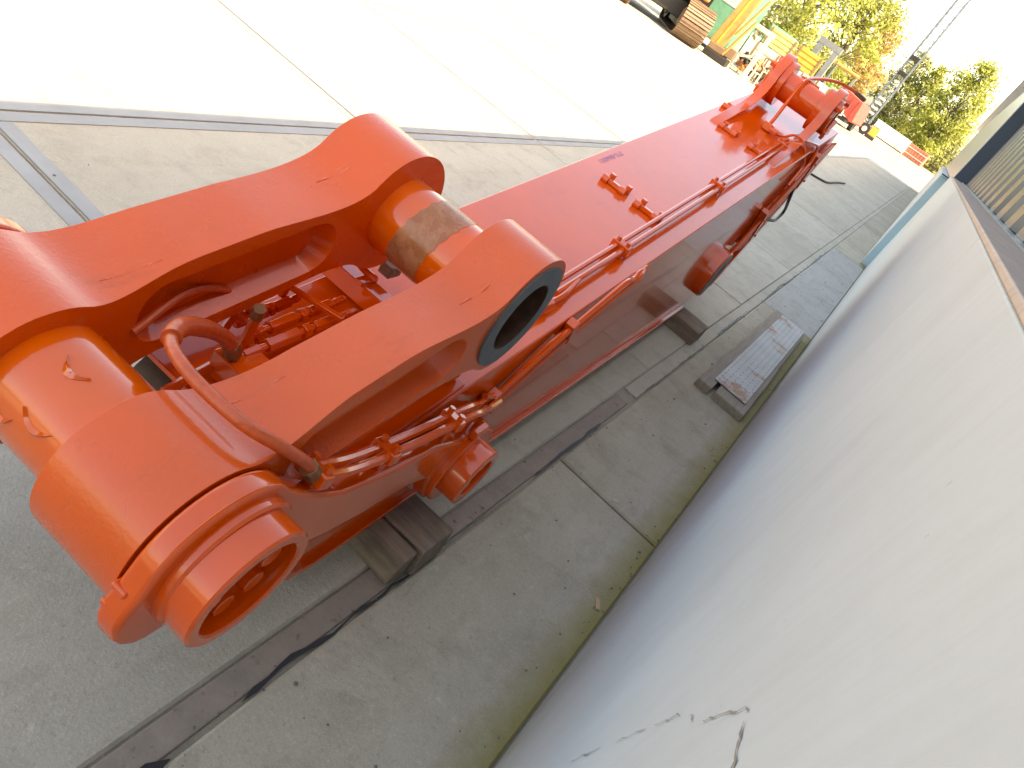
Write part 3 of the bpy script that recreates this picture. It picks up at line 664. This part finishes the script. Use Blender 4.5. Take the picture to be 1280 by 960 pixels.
def stillage(x, y, wd, dp, ht, mat, lb, fill):
    g = empty('stillage', (x, y, 0), R_(random.uniform(-8, 8)), lb, 'stillage')
    for a in (-1, 1):
        for b in (-1, 1): part(g, 'post', mat, MB().box((a*wd/2, b*dp/2, ht/2), (.06, .06, ht)), .005)
        for z in (.12, ht): part(g, 'rail', mat, MB().box((0, a*dp/2, z), (wd-.07, .05, .05)), .005)
        part(g, 'rail', mat, MB().box((a*wd/2, 0, ht*.6), (.05, dp-.07, .05)), .005)
    rnd = random.Random(int(x*10)); 
    for k in range(fill):
        r = rnd.uniform(.06, .13); p = Vector((rnd.uniform(-.36, .36)*wd, rnd.uniform(-.3, .3)*dp, .16+ht*.75*k/fill+r)); d = Vector((rnd.uniform(-1, 1), rnd.uniform(-1, 1), rnd.uniform(-.3, .6))).normalized()*rnd.uniform(.12, .28)
        m = rnd.choice(['darkiron', 'rust', 'orange2', 'darkiron', 'trackbrown'])
        o = part(g, 'spare_part', m, MB().cyl(p-d, p+d, r, r*.8, 10).cyl(p-d*.4, p-d*.1, r*1.5, n=12))
stillage(-7.55, 30.0, .9, .9, .62, 'bright', 'low steel stillage filled with dark scrap parts beside the beige frame', 12)
stillage(-6.55, 30.4, .85, .8, .55, 'bright', 'steel stillage with orange and brown spare parts in front of the wooden crates', 12)
stillage(-6.9, 31.4, 1.1, .9, .95, 'trackbrown', 'brown stillage heaped with rusty parts behind the low ones', 14)
for k, (x, y, z, wd, ht, m, lb) in enumerate(((-8.2, 34, 0, 1.2, 1.25, 'bright', 'pale crate at the bottom of the yellow stack'), (-7.0, 34.2, 0, 1.2, 1.2, 'white', 'white crate at the bottom of the yellow stack'),
        (-8.05, 34.1, 1.26, 1.3, .72, 'ylight', 'yellow slatted crate on the pale crate'), (-6.75, 34.3, 1.21, 1.15, .78, 'yellow', 'yellow slatted crate on the white crate'), (-5.75, 36, 0, .8, 1.3, 'white', 'tall white crate beside the grey frame'))):
    g = empty('crate', (x, y, z), R_(random.uniform(-10, 10)), lb, 'crate')
    part(g, 'crate_box', m, MB().box((0, 0, ht/2), (wd-.06, .9, ht-.04)), .01)
    for q in range(4): part(g, 'slat', m, MB().box((0, -.47, ht*(q+.5)/4), (wd, .03, ht/4-.06)), .005)
    for s in (-1, 1): part(g, 'batten', 'trackbrown', MB().box((s*(wd/2-.1), -.50, ht/2), (.08, .03, ht-.04)), .005)
g = empty('small_tractor', (-6.35, 42, 0), R_(12), 'small green tractor with an orange canopy roof', 'tractor')
part(g, 'bonnet', 'lgreen', MB().box((.1, -.9, 1.05), (.8, 1.3, .7)), .08); part(g, 'chassis', 'darkiron', MB().box((0, 0, .65), (.6, 2.6, .3)), .04)
part(g, 'roof', 'orange2', MB().box((0, .5, 2.32), (1.35, 1.4, .14)), .05); part(g, 'seat', 'darkiron', MB().box((0, .7, 1.1), (.5, .5, .5)), .05)
for sx_ in (-1, 1):
    for yy in (-.15, 1.1): part(g, 'roof_post', 'grey', MB().box((sx_*.58, yy, 1.6), (.07, .07, 1.4)), .01)
    for yy, r in ((-1.1, .42), (.8, .68)):
        wv = part(g, 'wheel', 'rubber', MB().lathe([(sx_*.5, r), (sx_*.75, r), (sx_*.75, r*.5), (sx_*.5, r*.5)], yy, r, 24)); part(wv, 'rim', 'ylight', MB().lathe([(sx_*.55, r*.5), (sx_*.68, r*.5), (sx_*.62, 0), (sx_*.55, 0)], yy, r, 20))
g = empty('dump_trailer', (-6.05, 48, 0), R_(-4), 'red ribbed dump trailer with a white roller in front', 'trailer')
part(g, 'body', 'red', MB().prism([(-.9, 1.0), (.75, .42), (.9, .5), (.72, 1.55), (-.72, 1.72)], -.6, 2.6, 'y'), .03)
for q in range(4): part(g, 'rib', 'red', MB().bar((-.6+q*.4, -.63, .95-q*.12), (-.55+q*.38, -.63, 1.66-q*.04), .07, .05), .01)
part(g, 'chassis', 'darkiron', MB().box((.1, 1, .35), (.9, 3.2, .2)), .02)
part(g, 'roller', 'white', MB().cyl((-.7, -.85, .35), (.2, -.85, .62), .2, n=20))
for s in (-1, 1):
    wv = part(g, 'wheel', 'rubber', MB().lathe([(s*.55, .42), (s*.8, .42), (s*.8, .2), (s*.55, .2)], 1.4, .42, 22)); part(wv, 'rim', 'white', MB().lathe([(s*.6, .2), (s*.74, .2), (s*.7, 0), (s*.6, 0)], 1.4, .42, 18))
for (x, y, wd, ht, m, lb, nm) in ((-7.5, 47, .7, .75, 'white', 'squat white tank beside the red dump trailer', 'tank'), (-4.98, 60, .62, .6, 'yellow', 'small bright yellow box beside the crane mast foot', 'box')):
    g = empty(nm, (x, y, .0), .1, lb, nm)
    part(g, 'shell', m, MB().box((0, 0, ht/2+.2), (wd, .7, ht)), .05); part(g, 'base', 'darkiron', MB().box((0, 0, .1), (wd*1.1, .8, .2)), .02); part(g, 'lid', 'trackbrown', MB().box((0, 0, ht+.24), (wd*.8, .6, .07)), .01)
g = empty('lattice_crane', (-5.95, 60, 0), 0, 'tall blue grey lattice crane mast rising above the containers', 'crane')
part(g, 'chassis', 'trackbrown', MB().box((-.4, .2, .55), (2.4, 1.6, .35)), .04); part(g, 'deck', 'white', MB().box((-1.2, .0, .85), (.7, 1.2, .4)), .04)
for s in (-1, 1):
    wv = part(g, 'wheel', 'rubber', MB().cyl((s*.8-.4, -.75, .38), (s*.8-.4, -.45, .38), .38, n=20)); part(wv, 'rim', 'bright', MB().cyl((s*.8-.4, -.78, .38), (s*.8-.4, -.5, .38), .18, n=14))
lean = .0
for sx_ in (-1, 1):
    for sy_ in (-1, 1): part(g, 'chord', 'mastblue', MB().cyl((sx_*.33, sy_*.33, .75), (sx_*.31, sy_*.31, 16), .045, n=8))
bay = MB()
for a, b in (((-1, -1), (1, -1)), ((1, -1), (1, 1)), ((1, 1), (-1, 1)), ((-1, 1), (-1, -1))):
    p, q = Vector((a[0]*.32, a[1]*.32, 0)), Vector((b[0]*.32, b[1]*.32, 0))
    bay.cyl(p, q+Vector((0, 0, .42)), .02, n=6).cyl(q+Vector((0, 0, .42)), p+Vector((0, 0, .84)), .02, n=6).cyl(p, q, .02, n=6)
bme = bay.mesh('lattice_bay'); bme.materials.append(M['mastblue'])
for k in range(18): obj('lattice_bay', bme, None, g, (0, 0, .85+k*.84))
for z, m in ((4.3, 'darkiron'), (5.4, 'darkiron')): part(g, 'joint_plate', m, MB().box((0, 0, z), (.72, .72, .28)), .02)
for z in (1.4, 1.75, 2.1, 2.45): part(g, 'ladder_rung', 'white', MB().box((0, -.36, z), (.5, .05, .14)), .01)
g = empty('skip_container', (-5.3, 82, 0), R_(3), 'long low white skip container standing in front of the trees', 'container')
part(g, 'shell', 'white', MB().box((0, 0, .66), (3.7, 2, 1.16)), .04); part(g, 'skid', 'trackbrown', MB().box((0, 0, .05), (3.5, 1.8, .1)), .01); part(g, 'rim', 'white', MB().box((0, 0, 1.27), (3.8, 2.1, .09)), .02)
part(g, 'door', 'bright', MB().box((1.2, -1.02, .62), (.9, .04, .9)), .01)
g = empty('red_container', (-2.35, 83, 0), R_(-4), 'faded red slatted container next to the white skip', 'container')
part(g, 'shell', 'pinkred', MB().box((0, 0, .63), (2.0, 1.9, 1.2)), .03)
for q in range(7): part(g, 'rib', 'pinkred', MB().box((-.9+.3*q, -.98, .63), (.12, .06, 1.16)), .01)
for z in (.35, .9): part(g, 'band', 'bright', MB().box((0, -1.03, z), (2.0, .03, .06)), .005)

# ------------------------------------------------------------------ trees
def tree(x, y, h, r, z0, mat, nl, lb, seed, ls=.26, clumps=80):
    rnd = random.Random(seed); g = empty('tree', (x, y, 0), 0, lb, 'tree')
    tr = MB(); tr.tube([(0, 0, -.1), (.05, .02, h*.3), (.12*rnd.uniform(-1, 1), .1, h*.6), (.2*rnd.uniform(-1, 1), 0, h*.92)], lambda t: .12*(1-t*.85)*h/7+.02, 7)
    cl = []
    for k in range(clumps):
        u = rnd.random(); z = z0+(h-z0)*u; wv = (math.sin(math.pi*(u*.86+.12))**.75)*rnd.uniform(.75, 1.12); a = rnd.uniform(0, 6.283); q = r*wv*math.sqrt(rnd.uniform(.03, 1))
        c = Vector((q*math.cos(a), q*math.sin(a), z)); cl.append((c, r*rnd.uniform(.10, .30), rnd.uniform(.3, 1)))
        if k % 2 == 0:
            b0 = Vector((0, 0, max(z*.6, z0*.7))); tr.tube(smooth([b0, b0.lerp(c, .5)+Vector((0, 0, .2)), c], 3), lambda t: .028*(1-t)*h/7+.007, 4)
    tr.build('trunk', M['bark'], g)
    vs = []; fs = []; wts = [c[2] for c in cl]
    for c, q, _ in rnd.choices(cl, wts, k=nl):
        d = Vector((rnd.gauss(0, .55), rnd.gauss(0, .55), rnd.gauss(0, .42)))*q*1.5
        p = c+d; a = Vector((rnd.gauss(0, 1), rnd.gauss(0, 1), rnd.gauss(0, 1))).normalized(); b = a.orthogonal().normalized(); s = ls*rnd.uniform(.4, 1.1)
        o = len(vs); vs += [p-a*s, p+b*s*.5, p+a*s, p-b*s*.5]; fs.append((o, o+1, o+2, o+3))
    MB().add(vs, fs).build('crown', M[mat], g, ang=0)
tree(-11.4, 48, 10.5, 2.9, 1.6, 'leaf_green', 5400, 'large yellow green tree behind the beige steel frame', 1, .17)
tree(-8.9, 52, 8.2, 2.1, 1.3, 'leaf_green', 4725, 'yellow green tree behind the grey portal frame', 2, .17)
tree(-14.8, 50, 9.0, 2.8, 1.2, 'leaf_mid', 4050, 'dense darker green tree behind the pale green machine housing', 3, .2)
tree(-9.9, 70, 7.6, 2.1, 2.0, 'leaf_gold', 2835, 'thin golden autumn tree next to the lattice crane mast', 4, .19)
tree(-8.6, 95, 8.4, 2.5, .8, 'leaf_mid', 2835, 'sparse dull green tree behind the lattice crane mast', 5, .24)
tree(-6.4, 94, 8.3, 1.9, .9, 'leaf_green', 3037, 'narrow yellow green tree behind the white skip', 6, .23)
tree(-2.75, 90, 10.2, 2.7, 1.2, 'leaf_green', 7425, 'broad yellow green tree beside the building end behind the red container', 7, .23, 120)
tree(-4.6, 96, 5.2, 1.5, .4, 'leaf_mid', 2362, 'short dark green tree between the skip and the broad tree', 8, .22)
tree(-1.0, 93, 4.2, 2.0, .1, 'leaf_mid', 3375, 'dark green bush close to the building end', 9, .22)
tree(-12.2, 84, 6.0, 2.4, .3, 'leaf_mid', 2700, 'dull green bush behind the red dump trailer', 12, .22)

rnd = random.Random(5); gv = MB()
for k in range(420):
    y = rnd.uniform(.25, 9)**1.0; x = rnd.choice([rnd.uniform(-.29, .15), rnd.uniform(-.29, .15), rnd.uniform(-2.3, -.38), rnd.gauss(.13, .02), rnd.gauss(-.30, .012)]); q = rnd.uniform(.0012, .0045)*(1.6 if rnd.random() < .08 else 1)
    c = Vector((min(x, .15), y, .003+q*.5)); vs_ = [c+Vector((rnd.uniform(.6, 1.3)*a*q, rnd.uniform(.6, 1.3)*b*q, rnd.uniform(.5, 1)*e*q)) for a, b, e in ((1, 0, 0), (-1, 0, 0), (0, 1, 0), (0, -1, 0), (0, 0, 1), (0, 0, -1))]
    gv.add(vs_, [(0, 2, 4), (2, 1, 4), (1, 3, 4), (3, 0, 4), (2, 0, 5), (1, 2, 5), (3, 1, 5), (0, 3, 5)])
tag(gv.build('grit', plain('grit', (.17, .155, .13), .9, .4, 60), ang=0), 'scattered small grit and crumbs on the paving along the kerb', 'grit', kind='stuff')
